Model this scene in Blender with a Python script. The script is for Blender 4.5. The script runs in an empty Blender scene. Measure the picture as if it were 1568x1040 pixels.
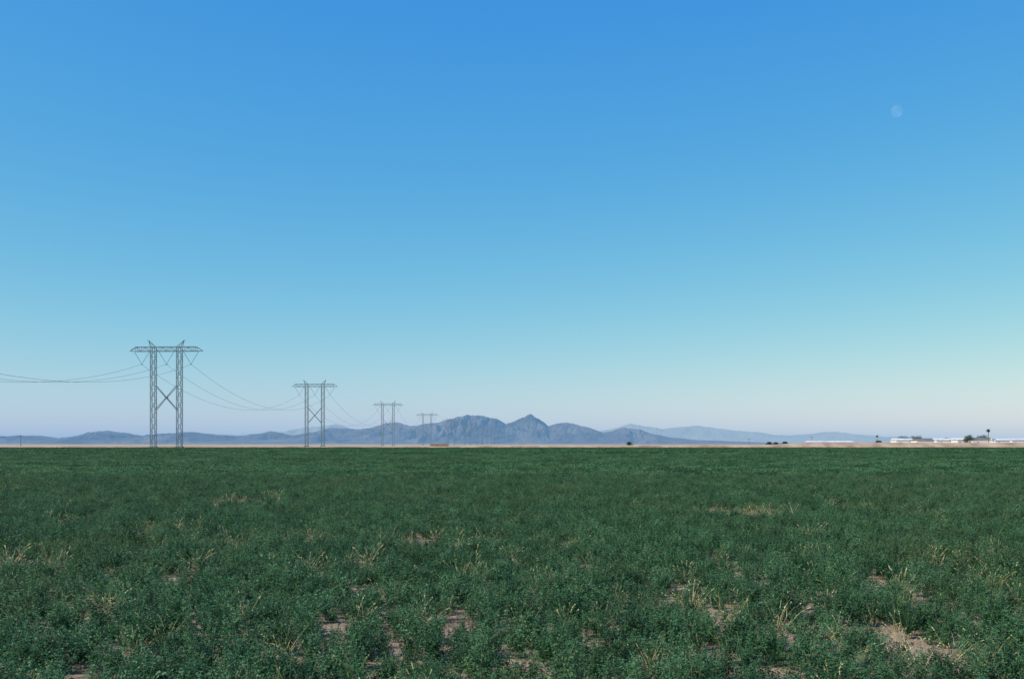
import bpy, math, random, bmesh
import numpy as np
from mathutils import Vector, Matrix, noise
random.seed(7); rng=np.random.default_rng(7)
scene=bpy.context.scene
COL=scene.collection
F=1524.0; CX=784.0; HY=680.0; EYE=1.6
def px(x,d): return (x-CX)/F*d
def pz(y,d): return (HY-y)/F*d+EYE

# ------------------------------------------------------------------ materials
def newmat(name):
    m=bpy.data.materials.new(name); m.use_nodes=True
    nt=m.node_tree; nt.nodes.clear()
    out=nt.nodes.new('ShaderNodeOutputMaterial')
    return m,nt,out
def N(nt,t,**kw):
    n=nt.nodes.new(t)
    for k,v in kw.items(): setattr(n,k,v)
    return n
def noise_tex(nt,scale,detail=4,rough=0.55,vec=None):
    n=N(nt,'ShaderNodeTexNoise'); n.inputs['Scale'].default_value=scale
    n.inputs['Detail'].default_value=detail; n.inputs['Roughness'].default_value=rough
    if vec is None:
        g=N(nt,'ShaderNodeNewGeometry'); vec=g.outputs['Position']
    nt.links.new(vec,n.inputs['Vector']); return n
def ramp(nt,fac,stops):
    r=N(nt,'ShaderNodeValToRGB'); e=r.color_ramp.elements
    while len(e)<len(stops): e.new(0.5)
    for i,(p,c) in enumerate(stops): e[i].position=p; e[i].color=(*c,1) if len(c)==3 else c
    nt.links.new(fac,r.inputs[0]); return r
def mix(nt,fac,a,b,blend='MIX'):
    m=N(nt,'ShaderNodeMix',data_type='RGBA',blend_type=blend)
    for s,v in ((m.inputs[0],fac),(m.inputs[6],a),(m.inputs[7],b)):
        if isinstance(v,(int,float)): s.default_value=v
        elif isinstance(v,tuple): s.default_value=(*v,1)
        else: nt.links.new(v,s)
    return m.outputs[2]
HAZE=(0.34,0.48,0.66)  # air haze colour, painted into materials as a constant glow
def simple(name,c1,c2,scale=1.0,rough=0.8,haze=0.0,metal=0.0,bump=0.0):
    m,nt,out=newmat(name)
    n=noise_tex(nt,scale)
    r=ramp(nt,n.outputs['Fac'],[(0.35,c1),(0.65,c2)])
    p=N(nt,'ShaderNodeBsdfPrincipled'); p.inputs['Roughness'].default_value=rough
    p.inputs['Metallic'].default_value=metal
    nt.links.new(r.outputs[0],p.inputs['Base Color'])
    if bump:
        b=N(nt,'ShaderNodeBump'); b.inputs['Distance'].default_value=bump
        nt.links.new(n.outputs['Fac'],b.inputs['Height']); nt.links.new(b.outputs[0],p.inputs['Normal'])
    s=p.outputs[0]
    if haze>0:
        e=N(nt,'ShaderNodeEmission'); e.inputs[0].default_value=(*HAZE,1)  # even emission stands in for light scattered by the air
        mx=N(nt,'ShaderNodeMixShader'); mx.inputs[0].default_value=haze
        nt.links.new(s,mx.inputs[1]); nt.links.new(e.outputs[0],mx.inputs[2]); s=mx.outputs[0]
    nt.links.new(s,out.inputs[0]); return m

def leafmat(name,cols,scale,rough=0.5,transl=0.25,yel=(0.12,0.16,0.045),yscale=0.25,ylo=0.53,yhi=0.78):
    m,nt,out=newmat(name)
    oi=N(nt,'ShaderNodeObjectInfo')
    n=noise_tex(nt,scale,3)
    ad=N(nt,'ShaderNodeMath',operation='MULTIPLY_ADD'); nt.links.new(oi.outputs['Random'],ad.inputs[0]); ad.inputs[1].default_value=0.6
    sb=N(nt,'ShaderNodeMath',operation='SUBTRACT'); nt.links.new(n.outputs['Fac'],sb.inputs[0]); sb.inputs[1].default_value=0.30
    nt.links.new(sb.outputs[0],ad.inputs[2])
    r=ramp(nt,ad.outputs[0],[(0.25,cols[0]),(0.5,cols[1]),(0.78,cols[2])])
    n2=noise_tex(nt,yscale,5,0.7)
    r2=ramp(nt,n2.outputs['Fac'],[(ylo,(0,0,0)),(yhi,(1,1,1))])
    c=mix(nt,r2.outputs[0],r.outputs[0],yel)
    p=N(nt,'ShaderNodeBsdfPrincipled'); p.inputs['Roughness'].default_value=rough
    p.inputs['Specular IOR Level'].default_value=0.25
    nt.links.new(c,p.inputs['Base Color'])
    t=N(nt,'ShaderNodeBsdfTranslucent'); nt.links.new(c,t.inputs[0])
    mx=N(nt,'ShaderNodeMixShader'); mx.inputs[0].default_value=transl
    nt.links.new(p.outputs[0],mx.inputs[1]); nt.links.new(t.outputs[0],mx.inputs[2])
    nt.links.new(mx.outputs[0],out.inputs[0]); return m

M_leaf=leafmat('alfalfa_leaf',[(0.019,0.064,0.021),(0.040,0.122,0.040),(0.088,0.20,0.080)],2.2)
M_stem=simple('alfalfa_stem',(0.06,0.10,0.04),(0.12,0.16,0.07),30)
M_straw=leafmat('dry_straw',[(0.24,0.23,0.09),(0.42,0.38,0.17),(0.58,0.49,0.27)],6,rough=0.7,transl=0.2,yel=(0.20,0.28,0.09),yscale=2)
M_treeleaf=leafmat('tree_leaf',[(0.02,0.04,0.02),(0.04,0.07,0.03),(0.06,0.09,0.04)],0.6)
M_bark=simple('bark',(0.10,0.075,0.05),(0.2,0.15,0.11),6)
M_steel=simple('galvanised_steel_hazed',(0.08,0.13,0.15),(0.14,0.20,0.22),0.4,rough=0.55,metal=0.2,haze=.08)  # steel carries a painted haze glow, stronger on farther towers
M_steel2=simple('galvanised_steel_distant_hazed',(0.10,0.14,0.16),(0.17,0.22,0.24),0.4,rough=0.55,haze=0.18,metal=0.2)
M_steel3=simple('galvanised_steel_far_hazed',(0.07,0.10,0.13),(0.12,0.16,0.19),0.4,rough=0.55,haze=0.2,metal=0.2)
M_ins=simple('insulator_glass',(0.10,0.14,0.16),(0.16,0.2,0.22),3,rough=0.3)
M_wire=simple('conductor_wire_hazed',(0.08,0.10,0.12),(0.12,0.14,0.17),1,rough=0.5,metal=0.3,haze=.12)  # wire colour includes some painted haze glow
M_white=simple('painted_wall',(0.62,0.60,0.56),(0.78,0.77,0.74),0.7)
M_roof=simple('metal_roof',(0.45,0.45,0.45),(0.7,0.7,0.7),0.5,rough=0.5)
M_roof2=simple('dark_roof',(0.10,0.09,0.09),(0.2,0.17,0.15),0.5,rough=0.7)
M_glass=simple('window_dark',(0.02,0.025,0.03),(0.04,0.045,0.05),1,rough=0.2)
M_earth=simple('embankment_earth',(0.24,0.155,0.10),(0.42,0.30,0.205),0.12,rough=0.95)
M_wood=simple('pole_wood',(0.10,0.08,0.06),(0.18,0.14,0.10),3)
M_hay=simple('hay',(0.22,0.13,0.08),(0.34,0.22,0.14),1.5,rough=0.95)

# ------------------------------------------------------------------ mesh helpers
class MB:
    def __init__(s): s.v=[]; s.f=[]; s.m=[]
    def quad(s,pts,mi=0):
        i=len(s.v); s.v+= [tuple(p) for p in pts]; s.f.append(tuple(range(i,i+len(pts)))); s.m.append(mi)
    def strut(s,a,b,w,mi=0,w2=None,n=4):
        a=Vector(a); b=Vector(b); d=(b-a)
        if d.length<1e-6: return
        d.normalize(); up=Vector((0,0,1)) if abs(d.z)<0.95 else Vector((0,1,0))
        x=d.cross(up).normalized(); y=d.cross(x).normalized()
        w2=w if w2 is None else w2; i=len(s.v)
        for p,ww in ((a,w),(b,w2)):
            for k in range(n):
                an=2*math.pi*(k+0.5)/n
                s.v.append(tuple(p+(x*math.cos(an)+y*math.sin(an))*ww*(0.7071 if n==4 else 0.5)))
        for k in range(n):
            s.f.append((i+k,i+(k+1)%n,i+n+(k+1)%n,i+n+k)); s.m.append(mi)
        s.f.append(tuple(i+k for k in range(n))[::-1]); s.m.append(mi)
        s.f.append(tuple(i+n+k for k in range(n))); s.m.append(mi)
    def box(s,c,h,mi=0):
        cx,cy,cz=c; hx,hy,hz=h; i=len(s.v)
        for z in (-1,1):
            for x,y in ((-1,-1),(1,-1),(1,1),(-1,1)): s.v.append((cx+x*hx,cy+y*hy,cz+z*hz))
        for f in ((3,2,1,0),(4,5,6,7),(0,1,5,4),(1,2,6,5),(2,3,7,6),(3,0,4,7)):
            s.f.append(tuple(i+k for k in f)); s.m.append(mi)
    def mesh(s,name,mats):
        me=bpy.data.meshes.new(name); me.from_pydata(s.v,[],s.f)
        for m in mats: me.materials.append(m)
        me.polygons.foreach_set('material_index',s.m); me.update(); return me
def obj(name,me,loc=(0,0,0),rz=0.0,parent=None,link=True,sc=1.0):
    o=bpy.data.objects.new(name,me); o.location=loc; o.rotation_euler=(0,0,rz); o.scale=(sc,)*3
    if parent: o.parent=parent
    if link: COL.objects.link(o)
    return o
def empty(name,loc=(0,0,0)):
    o=bpy.data.objects.new(name,None); o.location=loc; COL.objects.link(o); return o
def quads_mesh(name,V,mats,mi=None):
    V=np.asarray(V,dtype=np.float32); n=V.shape[0]
    me=bpy.data.meshes.new(name)
    me.vertices.add(n*4); me.vertices.foreach_set('co',V.reshape(-1))
    me.loops.add(n*4); me.loops.foreach_set('vertex_index',np.arange(n*4,dtype=np.int32))
    me.polygons.add(n); me.polygons.foreach_set('loop_start',np.arange(0,n*4,4,dtype=np.int32))
    try: me.polygons.foreach_set('loop_total',np.full(n,4,dtype=np.int32))
    except Exception: pass
    for m in mats: me.materials.append(m)
    if mi is not None: me.polygons.foreach_set('material_index',np.asarray(mi,dtype=np.int32))
    me.update(calc_edges=True); me.validate(); return me
def leaves(C,L,W,tilt=0.6):
    n=len(C); az=rng.uniform(0,2*np.pi,n)
    nz=np.ones(n); nx=rng.normal(0,tilt,n); ny=rng.normal(0,tilt,n)
    nn=np.stack([nx,ny,nz],1); nn/=np.linalg.norm(nn,axis=1)[:,None]
    a=np.stack([np.cos(az),np.sin(az),np.zeros(n)],1)
    a-= (a*nn).sum(1)[:,None]*nn; a/=np.linalg.norm(a,axis=1)[:,None]
    b=np.cross(nn,a); L=np.broadcast_to(L,(n,))[:,None]; W=np.broadcast_to(W,(n,))[:,None]
    return np.stack([C-a*L*.5, C+b*W*.5+a*L*.1, C+a*L*.5, C-b*W*.5+a*L*.1],1)
def blade(p0,p1,w):
    d=p1-p0; s=np.cross(d,[rng.normal(),rng.normal(),0.3]); s=s/(np.linalg.norm(s)+1e-9)*w*.5
    return [p0-s,p0+s,p1+s*.6,p1-s*.6]

# ------------------------------------------------------------------ alfalfa plants
def alfalfa(name,h=0.30,spread=0.55,ns=15):
    Cs=[];Ls=[];st=[]
    for i in range(ns):
        az=rng.uniform(0,2*np.pi); lean=rng.uniform(0.02,spread); ln=h*rng.uniform(0.65,1.15)
        base=np.array([rng.normal(0,.03),rng.normal(0,.03),0])
        prev=base; pts=[base]
        for k in range(1,6):
            t=k/5; an=lean*(0.6+0.7*t)
            prev=prev+np.array([math.cos(az)*math.sin(an),math.sin(az)*math.sin(an),math.cos(an)])*ln/5
            pts.append(prev)
        for k in range(5): st.append(blade(pts[k],pts[k+1],0.0035))
        for k in range(11):
            t=0.2+0.8*k/10; q=t*5; i0=min(int(q),4); c=pts[i0]+(pts[i0+1]-pts[i0])*(q-i0)
            off=rng.uniform(0,2*np.pi)
            c2=c+np.array([math.cos(off),math.sin(off),0.3])*0.018*(1.4-t*.7)
            for l in range(3):
                Cs.append(c2+np.array([math.cos(off+2.1*l),math.sin(off+2.1*l),rng.normal(0,.3)])*0.010)
                Ls.append(rng.uniform(0.014,0.025)*(1.25-t*.4))
    Cs=np.array(Cs);Ls=np.array(Ls)
    Q=leaves(Cs,Ls,Ls*0.62,0.65); st=np.array(st)
    mi=np.concatenate([np.zeros(len(Q)),np.ones(len(st))])
    return quads_mesh(name,np.concatenate([Q,st]),[M_leaf,M_stem],mi)
def straw(name,h=0.38,n=34,spread=0.6):
    st=[]
    for i in range(n):
        az=rng.uniform(0,2*np.pi); lean=abs(rng.normal(0,spread*.5)); ln=h*rng.uniform(.4,1.15)
        p=np.array([rng.normal(0,.04),rng.normal(0,.04),0]); an=lean
        K=5
        for k in range(K):
            q=p+np.array([math.cos(az)*math.sin(an),math.sin(az)*math.sin(an),math.cos(an)])*ln/K
            w=0.007*(1-.13*k); st.append(blade(p,q,w)); p=q; an+=rng.uniform(.02,.3)*spread
        if rng.random()<.5:
            for k in range(4):
                q=p+np.array([math.cos(az)*math.sin(an),math.sin(az)*math.sin(an),math.cos(an)])*0.012
                st.append(blade(p,q,0.012)); p=q
    return quads_mesh(name,np.array(st),[M_straw])
def patch(name,size,nl,L,h0,h1):
    xy=rng.uniform(-size/2,size/2,(nl,2))
    off=rng.uniform(0,50,3); q=2.6/max(1,size/2.5)
    z=np.array([noise.noise(Vector((x*q+off[0],y*q+off[1],off[2])))*.5+.5 for x,y in xy])
    top=h0+(h1-h0)*np.clip(z*1.6-.3,0,1)
    zz=top*rng.uniform(0.25,1.12,nl)**.6
    C=np.stack([xy[:,0],xy[:,1],zz],1); Ls=L*rng.uniform(.6,1.4,nl)
    return quads_mesh(name,leaves(C,Ls,Ls*.6,0.8),[M_leaf])

def coll(name,meshes):
    c=bpy.data.collections.new(name)
    for i,me in enumerate(meshes):
        o=bpy.data.objects.new(me.name,me); c.objects.link(o)
    return c
def scatter(name,pts,idx,rot,scl,collection,parent=None):
    me=bpy.data.meshes.new(name); me.vertices.add(len(pts))
    me.vertices.foreach_set('co',np.asarray(pts,dtype=np.float32).reshape(-1))
    a=me.attributes.new('idx','INT','POINT'); a.data.foreach_set('value',np.asarray(idx,dtype=np.int32))
    a=me.attributes.new('rot','FLOAT_VECTOR','POINT'); a.data.foreach_set('vector',np.asarray(rot,dtype=np.float32).reshape(-1))
    a=me.attributes.new('scl','FLOAT_VECTOR','POINT'); a.data.foreach_set('vector',np.asarray(scl,dtype=np.float32).reshape(-1))
    o=obj(name,me,parent=parent)
    ng=bpy.data.node_groups.new(name+'_scatter','GeometryNodeTree')
    ng.interface.new_socket('Geometry',in_out='INPUT',socket_type='NodeSocketGeometry')
    ng.interface.new_socket('Geometry',in_out='OUTPUT',socket_type='NodeSocketGeometry')
    gi=ng.nodes.new('NodeGroupInput'); go=ng.nodes.new('NodeGroupOutput')
    ci=ng.nodes.new('GeometryNodeCollectionInfo'); ci.inputs['Collection'].default_value=collection
    ci.inputs['Separate Children'].default_value=True; ci.inputs['Reset Children'].default_value=True
    ip=ng.nodes.new('GeometryNodeInstanceOnPoints'); ip.inputs['Pick Instance'].default_value=True
    def na(n,t):
        x=ng.nodes.new('GeometryNodeInputNamedAttribute'); x.data_type=t; x.inputs['Name'].default_value=n; return x.outputs['Attribute']
    e2r=ng.nodes.new('FunctionNodeEulerToRotation')
    L=ng.links.new
    L(gi.outputs[0],ip.inputs['Points']); L(ci.outputs[0],ip.inputs['Instance'])
    L(na('idx','INT'),ip.inputs['Instance Index'])
    L(na('rot','FLOAT_VECTOR'),e2r.inputs[0]); L(e2r.outputs[0],ip.inputs['Rotation'])
    L(na('scl','FLOAT_VECTOR'),ip.inputs['Scale']); L(ip.outputs[0],go.inputs[0])
    md=o.modifiers.new('scatter','NODES'); md.node_group=ng
    return o

# bare / dry patches: (image location in the photo, radius m) converted once to ground metres
patches=[]
for x,y,r in [(690,955,.25),(525,952,.2),(1400,988,.28),(1360,975,.2),(1470,870,.36),(1350,890,.3),(1080,1000,.2),
  (270,887,.32),(440,1003,.2),(1110,787,.9),(1155,792,.8),(240,818,.7),(215,722,2.4),(430,722,2.3),(865,842,.38),(1085,857,.32),
  (650,832,.5),(370,975,.19),(580,905,.24),(1100,940,.28),(1225,967,.24),(1500,900,.34),(1000,925,.25),(790,960,.2),(1290,1000,.22),
  (740,830,.4),(460,830,.46),(350,835,.5),(1220,860,.3),(910,985,.2),(1440,930,.24),(1190,1022,.2),(380,770,1.1),(1290,716,2.4),(660,716,2.3),
  (480,880,.28),(380,905,.23),(1320,780,.8),(1500,850,.36),(1380,900,.3),(1150,960,.24),(950,930,.2),(1540,940,.25),(800,1010,.18),(30,870,.4),(860,725,2.3),
  (220,845,.4),(205,1000,.17),(610,985,.17),(1330,960,.2),(1470,1010,.2),(1240,925,.25),(1010,1020,.16),(1000,850,.28),(560,870,.26),(120,800,.5),(100,870,.25),(280,815,.5),(330,870,.28),(1420,870,.3),(1380,1015,.18),
  (150,940,.18),(60,960,.16),(730,885,.22),(820,900,.2),(1130,885,.24),(1050,900,.2),(180,880,.22),(900,870,.22),(640,940,.17)]:
    d=EYE*F/(y-HY); d-=.3 if d<30 else 0; patches.append((px(x,d),d,r*.86))
P=np.array(patches)
def dryness(x,y):
    dx=(P[:,0]-x); dy=(P[:,1]-y)
    g=np.exp(-(dx*dx/(P[:,2]**2)+dy*dy/((P[:,2]*1.7)**2))).max()
    n=noise.fractal(Vector((x*1.1,y*.8,3.3)),0.9,2.1,4)
    n2=noise.noise(Vector((x*.07,y*.07,9.1)))
    return g, n+0.2*n2+ (0.06 if (x>0.14*y and y<18) else 0)

def halfw(d): return 0.53*d+5
field=empty('alfalfa_field')
plants=[alfalfa('alfalfa_plant_%d'%i,h=.18+.024*i,spread=.55+.07*i,ns=12+i) for i in range(5)]
c_pl=coll('alfalfa_plants',plants)
pts=[];idx=[];rot=[];scl=[]; dpts=[];didx=[];drot=[];dscl=[]
def add_dry(x,y,s=1):
    dpts.append((x,y,0)); didx.append(random.randrange(5)); drot.append((random.gauss(0,.12),random.gauss(0,.12),random.uniform(0,6.28)))
    q=s*random.uniform(.55,1.05); dscl.append((q,q,q*random.uniform(.8,1.1)))
y=1.0
while y<46:
    st=0.157 if y<22 else 0.20
    hw=halfw(y); n=int(2*hw/st)
    for k in range(n):
        x=-hw+(k+random.random())*st; yy=y+random.uniform(-.6,.6)*st
        g,nn=dryness(x,yy)
        keep=.96
        if g>.45: keep=0.10
        elif g>.28: keep=.5
        if nn>.86: keep=min(keep,.4)
        cl=noise.noise(Vector((x*3.0,yy*3.0,21)))
        if cl<-.34: keep*=.5
        if random.random()<keep:
            s=random.uniform(.68,1.12)*(1-.2*min(1,max(0,g)))
            s*=1+0.2*noise.noise(Vector((x*.9,yy*.9,7)))+.45*cl
            pts.append((x,yy,0)); idx.append(random.randrange(5)); rot.append((random.gauss(0,.1),random.gauss(0,.1),random.uniform(0,6.28))); scl.append((s,s,s*random.uniform(.85,1.15)))
        pr=0.016+0.26*max(0,g-.10)+ (0.06 if nn>.42 else 0)
        if yy>18: pr*=.8
        if random.random()<pr: add_dry(x,yy,.95)
    y+=st
scatter('near_plants',pts,idx,rot,scl,c_pl,field)
def zone(name,d0,d1,step,c,nm):
    p=[];ii=[];r=[];s=[]
    y=d0
    while y<d1:
        hw=halfw(y); n=int(2*hw/step)+1
        for k in range(n):
            x=-hw+(k+.5)*step+random.uniform(-.15,.15)*step
            p.append((x,y+random.uniform(-.1,.1)*step,0)); ii.append(random.randrange(nm)); r.append((0,0,random.choice([0,1,2,3])*math.pi/2+random.uniform(-.2,.2)))
            q=1+.3*noise.noise(Vector((x*.12,y*.12,1))); s.append((1,1,q*random.uniform(.85,1.15)))
        y+=step
    scatter(name,p,ii,r,s,c,field)
zone('mid_canopy',46.3,140,1.35,coll('mid_patches',[patch('mid_patch_%d'%i,1.6,1500,.05,.08,.30) for i in range(6)]),6)
zone('far_canopy',141,396,3.5,coll('far_patches',[patch('far_patch_%d'%i,4.2,3000,.12,.12,.33) for i in range(6)]),6)
for i in range(11000):
    yy=44+ (random.random()**.8)*240; x=random.uniform(-1,1)*halfw(yy)
    g,nn=dryness(x,yy)
    if random.random()<.14+.9*g+(.28 if nn>.40 else 0): add_dry(x,yy,1.05)
c_dry=coll('dry_grass_tufts',[straw('dry_tuft_%d'%i,h=.24+.03*i,n=9+4*i,spread=.45+.12*i) for i in range(5)])
scatter('dry_grass',dpts,didx,drot,dscl,c_dry)

# ------------------------------------------------------------------ ground
m,nt,out=newmat('ground_soil')
geo=N(nt,'ShaderNodeNewGeometry'); sep=N(nt,'ShaderNodeSeparateXYZ'); nt.links.new(geo.outputs['Position'],sep.inputs[0])
n1=noise_tex(nt,1.3,8,.65); r1=ramp(nt,n1.outputs['Fac'],[(.3,(0.20,0.125,0.08)),(.55,(0.38,0.26,0.175)),(.75,(0.48,0.35,0.25))])
n2=noise_tex(nt,.012,4); r2=ramp(nt,n2.outputs['Fac'],[(.35,(0.26,0.175,0.115)),(.65,(0.46,0.345,0.245))])
gt=N(nt,'ShaderNodeMath',operation='GREATER_THAN'); gt.inputs[1].default_value=398; nt.links.new(sep.outputs['Y'],gt.inputs[0])
c=mix(nt,gt.outputs[0],r1.outputs[0],r2.outputs[0])
p=N(nt,'ShaderNodeBsdfPrincipled'); p.inputs['Roughness'].default_value=.95; nt.links.new(c,p.inputs['Base Color'])
n3=noise_tex(nt,14,8,.7); b=N(nt,'ShaderNodeBump'); b.inputs['Distance'].default_value=.05; nt.links.new(n3.outputs['Fac'],b.inputs['Height']); nt.links.new(b.outputs[0],p.inputs['Normal'])
nt.links.new(p.outputs[0],out.inputs[0])
g=MB(); S=60000
g.quad([(-S,-2000,0),(S,-2000,0),(S,S,0),(-S,S,0)]); obj('ground',g.mesh('ground',[m]))

def embank():
    b=MB(); xs=np.linspace(-420,520,900); prev=None
    for x in xs:
        d=470; ix=CX+x/d*F
        if ix<560: h=.45
        elif ix<1180: h=.45+(ix-560)/620*.9
        else: h=min(2.3,1.35+(ix-1180)/60*.9)
        h+=.3*noise.fractal(Vector((x*.05,0,5)),1,2,4)
        h=max(h,.15)
        row=[(x,455,-.05),(x,455+h*2.0,h*.92),(x,455+h*2.3,h),(x,455+h*2.3+6,h),(x,455+h*4.6+6,-.05)]
        if prev:
            for k in range(4): b.quad([prev[k],row[k],row[k+1],prev[k+1]])
        prev=row
    obj('earth_embankment',b.mesh('earth_embankment',[M_earth]))
embank()

# ------------------------------------------------------------------ mountains
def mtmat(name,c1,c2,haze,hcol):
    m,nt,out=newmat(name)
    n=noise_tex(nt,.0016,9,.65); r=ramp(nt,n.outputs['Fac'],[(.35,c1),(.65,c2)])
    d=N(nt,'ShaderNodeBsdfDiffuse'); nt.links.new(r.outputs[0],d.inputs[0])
    e=N(nt,'ShaderNodeEmission'); e.inputs[0].default_value=(*hcol,1)  # distance haze painted over the rock as constant emission
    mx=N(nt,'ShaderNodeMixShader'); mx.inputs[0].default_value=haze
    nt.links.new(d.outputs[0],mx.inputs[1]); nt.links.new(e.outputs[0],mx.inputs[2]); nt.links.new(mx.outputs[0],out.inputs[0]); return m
def mountain(name,prof,D,depth,mat,nu=1100,nv=70,seed=0,rough=1.0,fscale=1.0):
    xs=[p[0] for p in prof]; ys=[p[1] for p in prof]
    u=np.linspace(xs[0],xs[-1],nu); v=np.linspace(-1,1,nv)
    V=np.zeros((nv,nu,3),dtype=np.float32)
    H=[max(0,(HY-np.interp(a,xs,ys))/F*D) for a in u]
    for j in range(nu):
        X=px(u[j],D); Hj=H[j]
        Hj=Hj*(1+.07*rough*noise.fractal(Vector((X*.005*fscale,seed,0)),.7,2.1,6))
        for i in range(nv):
            Y=v[i]*depth
            a=abs(v[i])
            base=(1-a)**1.25
            w=noise.noise(Vector((X*.0012*fscale,Y*.0012*fscale,seed+4)))*380/fscale
            rn=noise.ridged_multi_fractal(Vector(((X+w)*.0028*fscale,(Y*.6+w)*.0028*fscale,seed+1.7)),.8,2.1,6,1.0,2.0)
            rn=rn/2.2
            amp=min(1,a*3.2)
            h=Hj*(base+ (rn-.55)*1.1*amp*(1-a)**.7*rough)
            h=min(h,Hj*(1-.25*a))
            V[i,j]=(X,D+Y,max(h,-3) if a<.99 else -6)
    me=bpy.data.meshes.new(name)
    fi=[(i*nu+j,i*nu+j+1,(i+1)*nu+j+1,(i+1)*nu+j) for i in range(nv-1) for j in range(nu-1)]
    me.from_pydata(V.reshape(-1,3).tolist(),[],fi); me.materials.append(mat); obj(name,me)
profA=[(-150,671),(-60,672),(0,669),(28,666),(62,667),(95,672),(118,670),(140,665),(165,659),(190,662),(218,667),(250,664),(270,663),(295,661),(330,665),(372,667),(398,663),(415,660),(450,666),(480,661),(510,654),(530,655),(550,657),(575,652),(592,648),(610,646),(630,652),(650,648),(672,647),(690,640),(716,634),(742,638),(760,641),(775,649),(790,643),(812,633),(826,643),(840,651),(850,648),(872,646),(890,652),(905,655),(922,661),(937,659),(955,653),(975,657),(1000,664),(1025,669),(1060,673),(1130,676),(1220,679)]
profB=[(-150,676),(60,674),(140,672),(300,668),(400,664),(440,660),(480,652),(512,650),(545,656),(600,662),(720,668),(900,664),(932,656),(965,648),(990,652),(1015,656),(1042,653),(1070,651),(1100,656),(1150,661),(1205,667),(1240,664),(1280,660),(1310,665),(1350,668),(1420,670),(1500,672),(1570,675),(1750,676)]
mountain('mountain_range',profA,12000,1500,mtmat('mountain_rock_hazed',(0.10,0.08,0.075),(0.27,0.21,0.18),.64,(0.145,0.325,0.56)),seed=2)
mountain('distant_mountain_range',profB,22000,2500,mtmat('distant_mountain_rock_hazed',(0.15,0.13,0.12),(0.26,0.22,0.20),.80,(0.325,0.50,0.69)),nu=700,nv=40,seed=11,fscale=.6)  # farther range gets a paler, heavier painted haze glow

# ------------------------------------------------------------------ transmission towers
def tower_mesh():
    b=MB(); zb=38.0; zt=39.7; t=.12
    for s in (-1,1):
        cx=s*5.2
        def corner(i,z):
            sx,sy=((-1,-1),(1,-1),(1,1),(-1,1))[i]
            return (cx+sx*.9,sy*.9,z)
        zs=np.linspace(0,zb,19)
        for i in range(4):
            b.strut(corner(i,0),corner(i,zt),.22)
            for k in range(len(zs)-1):
                j=(i+1)%4
                b.strut(corner(i,zs[k]),corner(j,zs[k]),.09)
                if k%2: b.strut(corner(i,zs[k]),corner(j,zs[k+1]),t)
                else: b.strut(corner(j,zs[k]),corner(i,zs[k+1]),t)
            b.box((*corner(i,.25)[:2],.25),(.5,.5,.3),1)
        tip=(s*7.1,0,42.3)
        for q in ((cx-.9,-.9,zt),(cx-.9,.9,zt),(cx+.9,-.9,zt),(cx+.9,.9,zt)): b.strut(q,tip,.16)
        b.strut((s*6.7,0,42.3),(s*7.6,0,42.3),.15)
    xs=np.linspace(-12,12,15)
    for y in (-.9,.9):
        b.strut((-12,y,zb),(12,y,zb),.22); b.strut((-12,y,zt),(12,y,zt),.22)
        for k in range(14):
            b.strut((xs[k],y,zb),(xs[k],y,zt),.08)
            a,c=((xs[k],y,zb),(xs[k+1],y,zt)) if k%2 else ((xs[k],y,zt),(xs[k+1],y,zb))
            b.strut(a,c,.12)
        for s in (-1,1):
            b.strut((s*12,y,zb),(s*14.6,0,zb+.1),.18); b.strut((s*12,y,zt),(s*14.6,0,zb+.1),.18)
            b.strut((s*12,y,zb),(s*12,y,zt),.13)
    for k in range(15):
        b.strut((xs[k],-.9,zb),(xs[k],.9,zb),.08); b.strut((xs[k],-.9,zt),(xs[k],.9,zt),.08)
    for s1 in (-1,1):
        for y in (-.9,.9):
            b.strut((s1*4.3,y,24.6),(s1*.3,y*.6,20.1),.22); b.strut((s1*4.3,y,15),(s1*.3,y*.6,19.5),.22)
    b.box((0,0,19.8),(.4,.8,.4))
    for x in (-9.8,0,9.8):
        for s in (-1,1):
            a=Vector((x+s*3.1,0,zb)); c=Vector((x,0,33.0))
            b.strut(a,c,.09,1)
            for k in range(14):
                p0=a.lerp(c,.12+.055*k); p1=a.lerp(c,.12+.055*k+.02); b.strut(p0,p1,.24,1,n=6)
        b.box((x,0,32.9),(.35,.25,.12),0)
    return b
tb=tower_mesh()
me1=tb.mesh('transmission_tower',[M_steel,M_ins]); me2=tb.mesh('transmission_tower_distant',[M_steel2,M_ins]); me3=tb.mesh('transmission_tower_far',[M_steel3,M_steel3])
T=[(-146,150)]
for x,h in ((255,157),(482,97),(594,65.5),(654,48.5)):
    d=40.3*F/h; T.append((px(x,d),d))
T+= [(px(691,1560),1560),(px(716,1860),1860),(px(735,2160),2160),(px(749,2460),2460),(px(760,2800),2800)]
for i,(x,y) in enumerate(T):
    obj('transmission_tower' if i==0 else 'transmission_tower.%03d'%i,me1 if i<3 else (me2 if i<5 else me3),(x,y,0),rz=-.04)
wb=MB()
for i in range(len(T)-1):
    (x0,y0),(x1,y1)=T[i],T[i+1]; L=math.hypot(x1-x0,y1-y0)
    sag=13.5*(L/242)**1.0
    for ph in (-9.8,0,9.8):
        pr=None
        for k in range(33):
            t=k/32; z=32.9-4*sag*t*(1-t)
            q=(x0+(x1-x0)*t+ph,y0+(y1-y0)*t,z)
            if pr: wb.strut(pr,q,.075 if i<4 else .05)
            pr=q
obj('power_line_conductors',wb.mesh('power_line_conductors',[M_wire]))

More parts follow.
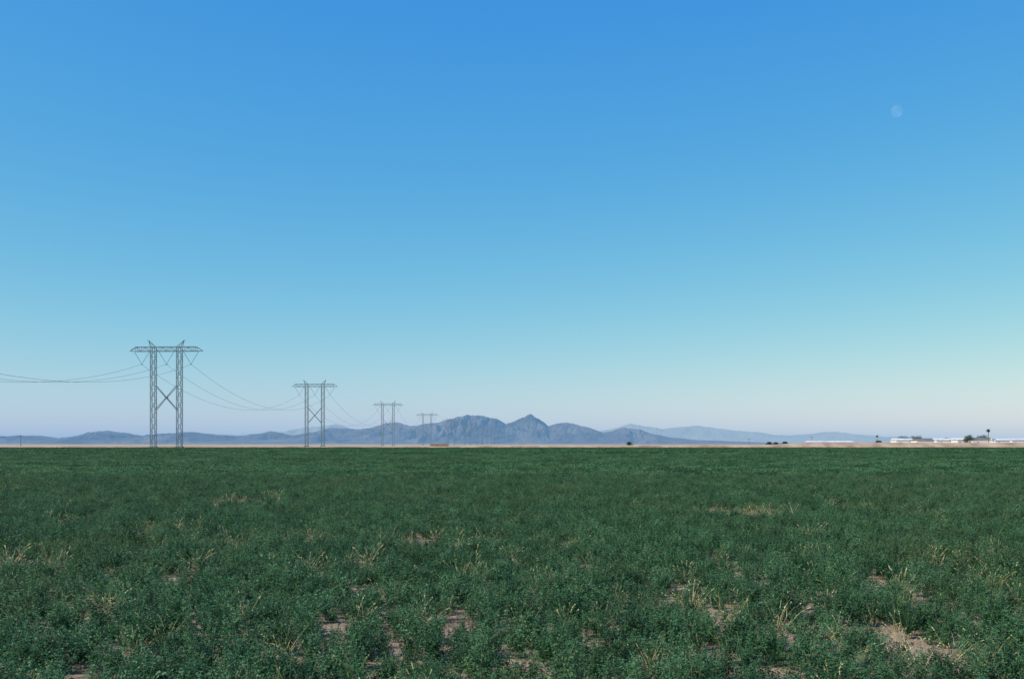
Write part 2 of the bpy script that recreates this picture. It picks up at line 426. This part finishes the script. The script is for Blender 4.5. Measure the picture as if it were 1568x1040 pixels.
# ------------------------------------------------------------------ trees
def tree_mesh(name,h,w,seed,nl=2600,leaf=.28,low=.15):
    r=np.random.default_rng(seed); b=MB()
    b.strut((0,0,-.1),(0.1,0,h*.4),h*.06,1,h*.04,n=7)
    cl=[]
    for i in range(11):
        az=r.uniform(0,6.28); R=w*.5*r.uniform(.25,.8); z=h*r.uniform(low+.15,.88)
        c=Vector((math.cos(az)*R*(1.15-z/h*.6),math.sin(az)*R*(1.15-z/h*.6),z)); cl.append((c,w*r.uniform(.14,.24)))
        b.strut((0.1,0,h*r.uniform(.2,.4)),tuple(c),h*.025,1,h*.008,n=5)
    C=[]
    for i in range(nl):
        c,rad=cl[r.integers(len(cl))]; v=r.normal(size=3); v/=np.linalg.norm(v)
        C.append(np.array(c)+v*rad*r.uniform(.3,1.1)**.6*np.array([1,1,.75]))
    C=np.array(C); C[:,2]=np.clip(C[:,2],.1,None)
    Q=leaves(C,leaf*r.uniform(.6,1.3,nl),leaf*.6,1.2)
    for q in Q: b.quad(q,0)
    return b.mesh(name,[M_treeleaf,M_bark])
def palm_mesh(name,h):
    b=MB(); prev=(0,0,-.1)
    for k in range(1,9):
        q=(.12*math.sin(k*.4),0,h*k/8); b.strut(prev,q,.5-.02*k,1,.48-.02*k,n=8); prev=q
    top=Vector(prev)
    for i in range(40):
        az=random.uniform(0,6.28); el=random.uniform(-.9,1.2); L=random.uniform(1.3,1.8); p=top.copy(); e=el
        for k in range(6):
            d=Vector((math.cos(az)*math.cos(e),math.sin(az)*math.cos(e),math.sin(e))); q=p+d*L/6
            s=Vector((-math.sin(az),math.cos(az),0)); w=.22*math.sin(math.pi*(k+.8)/7)+.04; w2=.22*math.sin(math.pi*(k+1.8)/7)+.02
            b.quad([p-s*w-Vector((0,0,.1)),p,q,q-s*w2-Vector((0,0,.1))]); b.quad([p,p+s*w-Vector((0,0,.1)),q+s*w2-Vector((0,0,.1)),q])
            p=q; e-=.22
    return b.mesh(name,[M_treeleaf,M_bark])
tm=[tree_mesh('shade_tree_a',8,8,1),tree_mesh('shade_tree_b',6,8.5,2),tree_mesh('shade_tree_c',4,6,3)]
cnt={}
def place(base,me,loc,rz=0,sc=1):
    n=cnt.get(base,0); cnt[base]=n+1
    return obj(base if n==0 else '%s.%03d'%(base,n),me,loc,rz,sc=sc)
def tree_at(x,ytop,d,mi):
    hh=pz(ytop,d); base=(8,6,4)[mi]; place('shade_tree',tm[mi],(px(x,d),d,0),random.uniform(0,6),hh/base/.95)
for a in [(1485,663,598,0),(1504,667,640,1),(1383,668.5,640,1),(1403,668,625,1),(1450,670.5,640,2),
          (963,676.5,560,2),(1178,676.5,620,2),(1188,677,620,2),(1202,676,620,2),(1345,674.5,600,2)]: tree_at(*a)
pm=palm_mesh('palm_tree',10.0)
place('palm_tree',pm,(px(1513,600),600,0)); place('palm_tree',pm,(px(1343,600),600,0),1,.65)

# ------------------------------------------------------------------ farm buildings
def building(name,x0,x1,ytop,d,depth=9,roof=None,gable=True,wins=True):
    X0,X1=px(x0,d),px(x1,d); H=pz(ytop,d); w=X1-X0; cx=(X0+X1)/2; rh=min(1.3,H*.22) if gable else .25
    wh=H-rh
    e=empty(name,(cx,d,0))
    b=MB(); b.box((0,depth/2,wh/2),(w/2,depth/2,wh/2)); obj('walls',b.mesh('walls',[M_white]),parent=e)
    b=MB(); o=.4
    A=[(-w/2-o,-o,wh+.01),(w/2+o,-o,wh+.01),(w/2+o,depth/2,H),(-w/2-o,depth/2,H),(w/2+o,depth+o,wh+.01),(-w/2-o,depth+o,wh+.01)]
    b.quad([A[0],A[1],A[2],A[3]]); b.quad([A[3],A[2],A[4],A[5]]); b.quad([A[0],A[3],A[5]]); b.quad([A[1],A[4],A[2]]); b.quad([A[5],A[4],A[1],A[0]])
    obj('roof',b.mesh('roof',[roof or M_roof]),parent=e)
    if wins:
        b=MB(); n=max(2,int(w/4))
        for k in range(n):
            xx=-w/2+(k+.5)*w/n
            if k%3==1: b.box((xx,-.02,1.05),(.6,.04,1.05))
            else: b.box((xx,-.02,wh*.55),(.75,.04,.5))
        obj('windows_and_doors',b.mesh('windows',[M_glass]),parent=e)
building('farm_shed',1240,1308,675,520,8)
for i,a in enumerate([(1372,1400,671,600),(1404,1430,671.5,590),(1434,1462,671,610),(1466,1482,670.5,600),(1490,1520,670,605),(1524,1546,671.5,600),(1550,1580,671,610)]):
    building('farmhouse' if i==0 else 'farmhouse.%03d'%i,*a,roof=(M_roof2 if i in(1,4,) else M_roof))
def pole(x,ytop,d):
    H=pz(ytop,d); b=MB(); b.strut((0,0,-.2),(0,0,H),.34,0,.24,n=8); b.strut((-1.3,0,H-.7),(1.3,0,H-.7),.18); b.strut((-.9,0,H-.7),(0,0,H-1.6),.08); b.strut((.9,0,H-.7),(0,0,H-1.6),.08)
    for k in (-1.2,-.5,.5,1.2): b.strut((k,0,H-.6),(k,0,H-.35),.12,n=6)
    place('utility_pole',b.mesh('utility_pole',[M_wood]),(px(x,d),d,0))
for a in [(32,666,620),(1147,671,900),(1243,668,900),(700,671,1100)]: pole(*a)
b=MB()
for r_ in range(2):
    for k in range(9-r_):
        b.box((-4.8+1.2*k+.6*r_+random.uniform(-.04,.04),random.uniform(-.1,.1),.45+.9*r_),(.58,1.2,.44))
place('hay_stack',b.mesh('hay_stack',[M_hay]),(px(673,560),560,0))

# ------------------------------------------------------------------ light & sky
EL=math.radians(46); AZ=math.radians(-118)
sd=Vector((math.sin(AZ)*math.cos(EL),math.cos(AZ)*math.cos(EL),math.sin(EL)))
L=bpy.data.lights.new('sun','SUN'); L.energy=4.8; L.angle=math.radians(.53); L.color=(1,.96,.89)
so=bpy.data.objects.new('sun',L); so.rotation_euler=sd.to_track_quat('Z','Y').to_euler(); COL.objects.link(so)
w=bpy.data.worlds.new('World'); scene.world=w; w.use_nodes=True; nt=w.node_tree
bg=nt.nodes['Background']; bg.inputs[1].default_value=.1
sk=N(nt,'ShaderNodeTexSky'); sk.sky_type='NISHITA'; sk.sun_disc=False; sk.sun_elevation=EL; sk.sun_rotation=AZ
sk.altitude=60; sk.air_density=1.0; sk.dust_density=.75; sk.ozone_density=1.55
# film-like colour response applied to the whole sky (per-channel contrast)
sc=N(nt,'ShaderNodeSeparateColor'); cc=N(nt,'ShaderNodeCombineColor'); nt.links.new(sk.outputs[0],sc.inputs[0])
for i,(g_,k_) in enumerate(((1.62,1.52),(.80,1.055),(.09,.79))):
    a=N(nt,'ShaderNodeMath',operation='MULTIPLY'); a.inputs[1].default_value=.1; nt.links.new(sc.outputs[i],a.inputs[0])
    pw=N(nt,'ShaderNodeMath',operation='POWER'); pw.inputs[1].default_value=g_; nt.links.new(a.outputs[0],pw.inputs[0])
    q=N(nt,'ShaderNodeMath',operation='MULTIPLY'); q.inputs[1].default_value=k_*10; nt.links.new(pw.outputs[0],q.inputs[0])
    nt.links.new(q.outputs[0],cc.inputs[i])
nt.links.new(cc.outputs[0],bg.inputs[0])

# moon
m,nt,out=newmat('moon_surface')
n=noise_tex(nt,.004,5); r=ramp(nt,n.outputs['Fac'],[(.4,(.012,.011,.008)),(.6,(.036,.03,.022))])
d=N(nt,'ShaderNodeBsdfDiffuse'); nt.links.new(r.outputs[0],d.inputs[0]); t=N(nt,'ShaderNodeBsdfTransparent')
a=N(nt,'ShaderNodeAddShader'); nt.links.new(d.outputs[0],a.inputs[0]); nt.links.new(t.outputs[0],a.inputs[1]); nt.links.new(a.outputs[0],out.inputs[0])
D=50000
bm=bmesh.new(); bmesh.ops.create_uvsphere(bm,u_segments=48,v_segments=24,radius=9/F*D)
me=bpy.data.meshes.new('moon'); bm.to_mesh(me); bm.free(); me.materials.append(m)
for pp in me.polygons: pp.use_smooth=True
obj('moon',me,(px(1373,D),D,pz(171,D)))

cam=bpy.data.cameras.new('camera'); cam.lens=35; cam.sensor_width=36; cam.shift_y=(HY-520)/1568; cam.clip_end=200000
co=bpy.data.objects.new('camera',cam); co.location=(0,0,EYE); co.rotation_euler=(math.pi/2,0,0); COL.objects.link(co); scene.camera=co
scene.view_settings.view_transform='Standard'; scene.view_settings.look='None'; scene.view_settings.exposure=0
print('counts',len(pts),len(dpts))
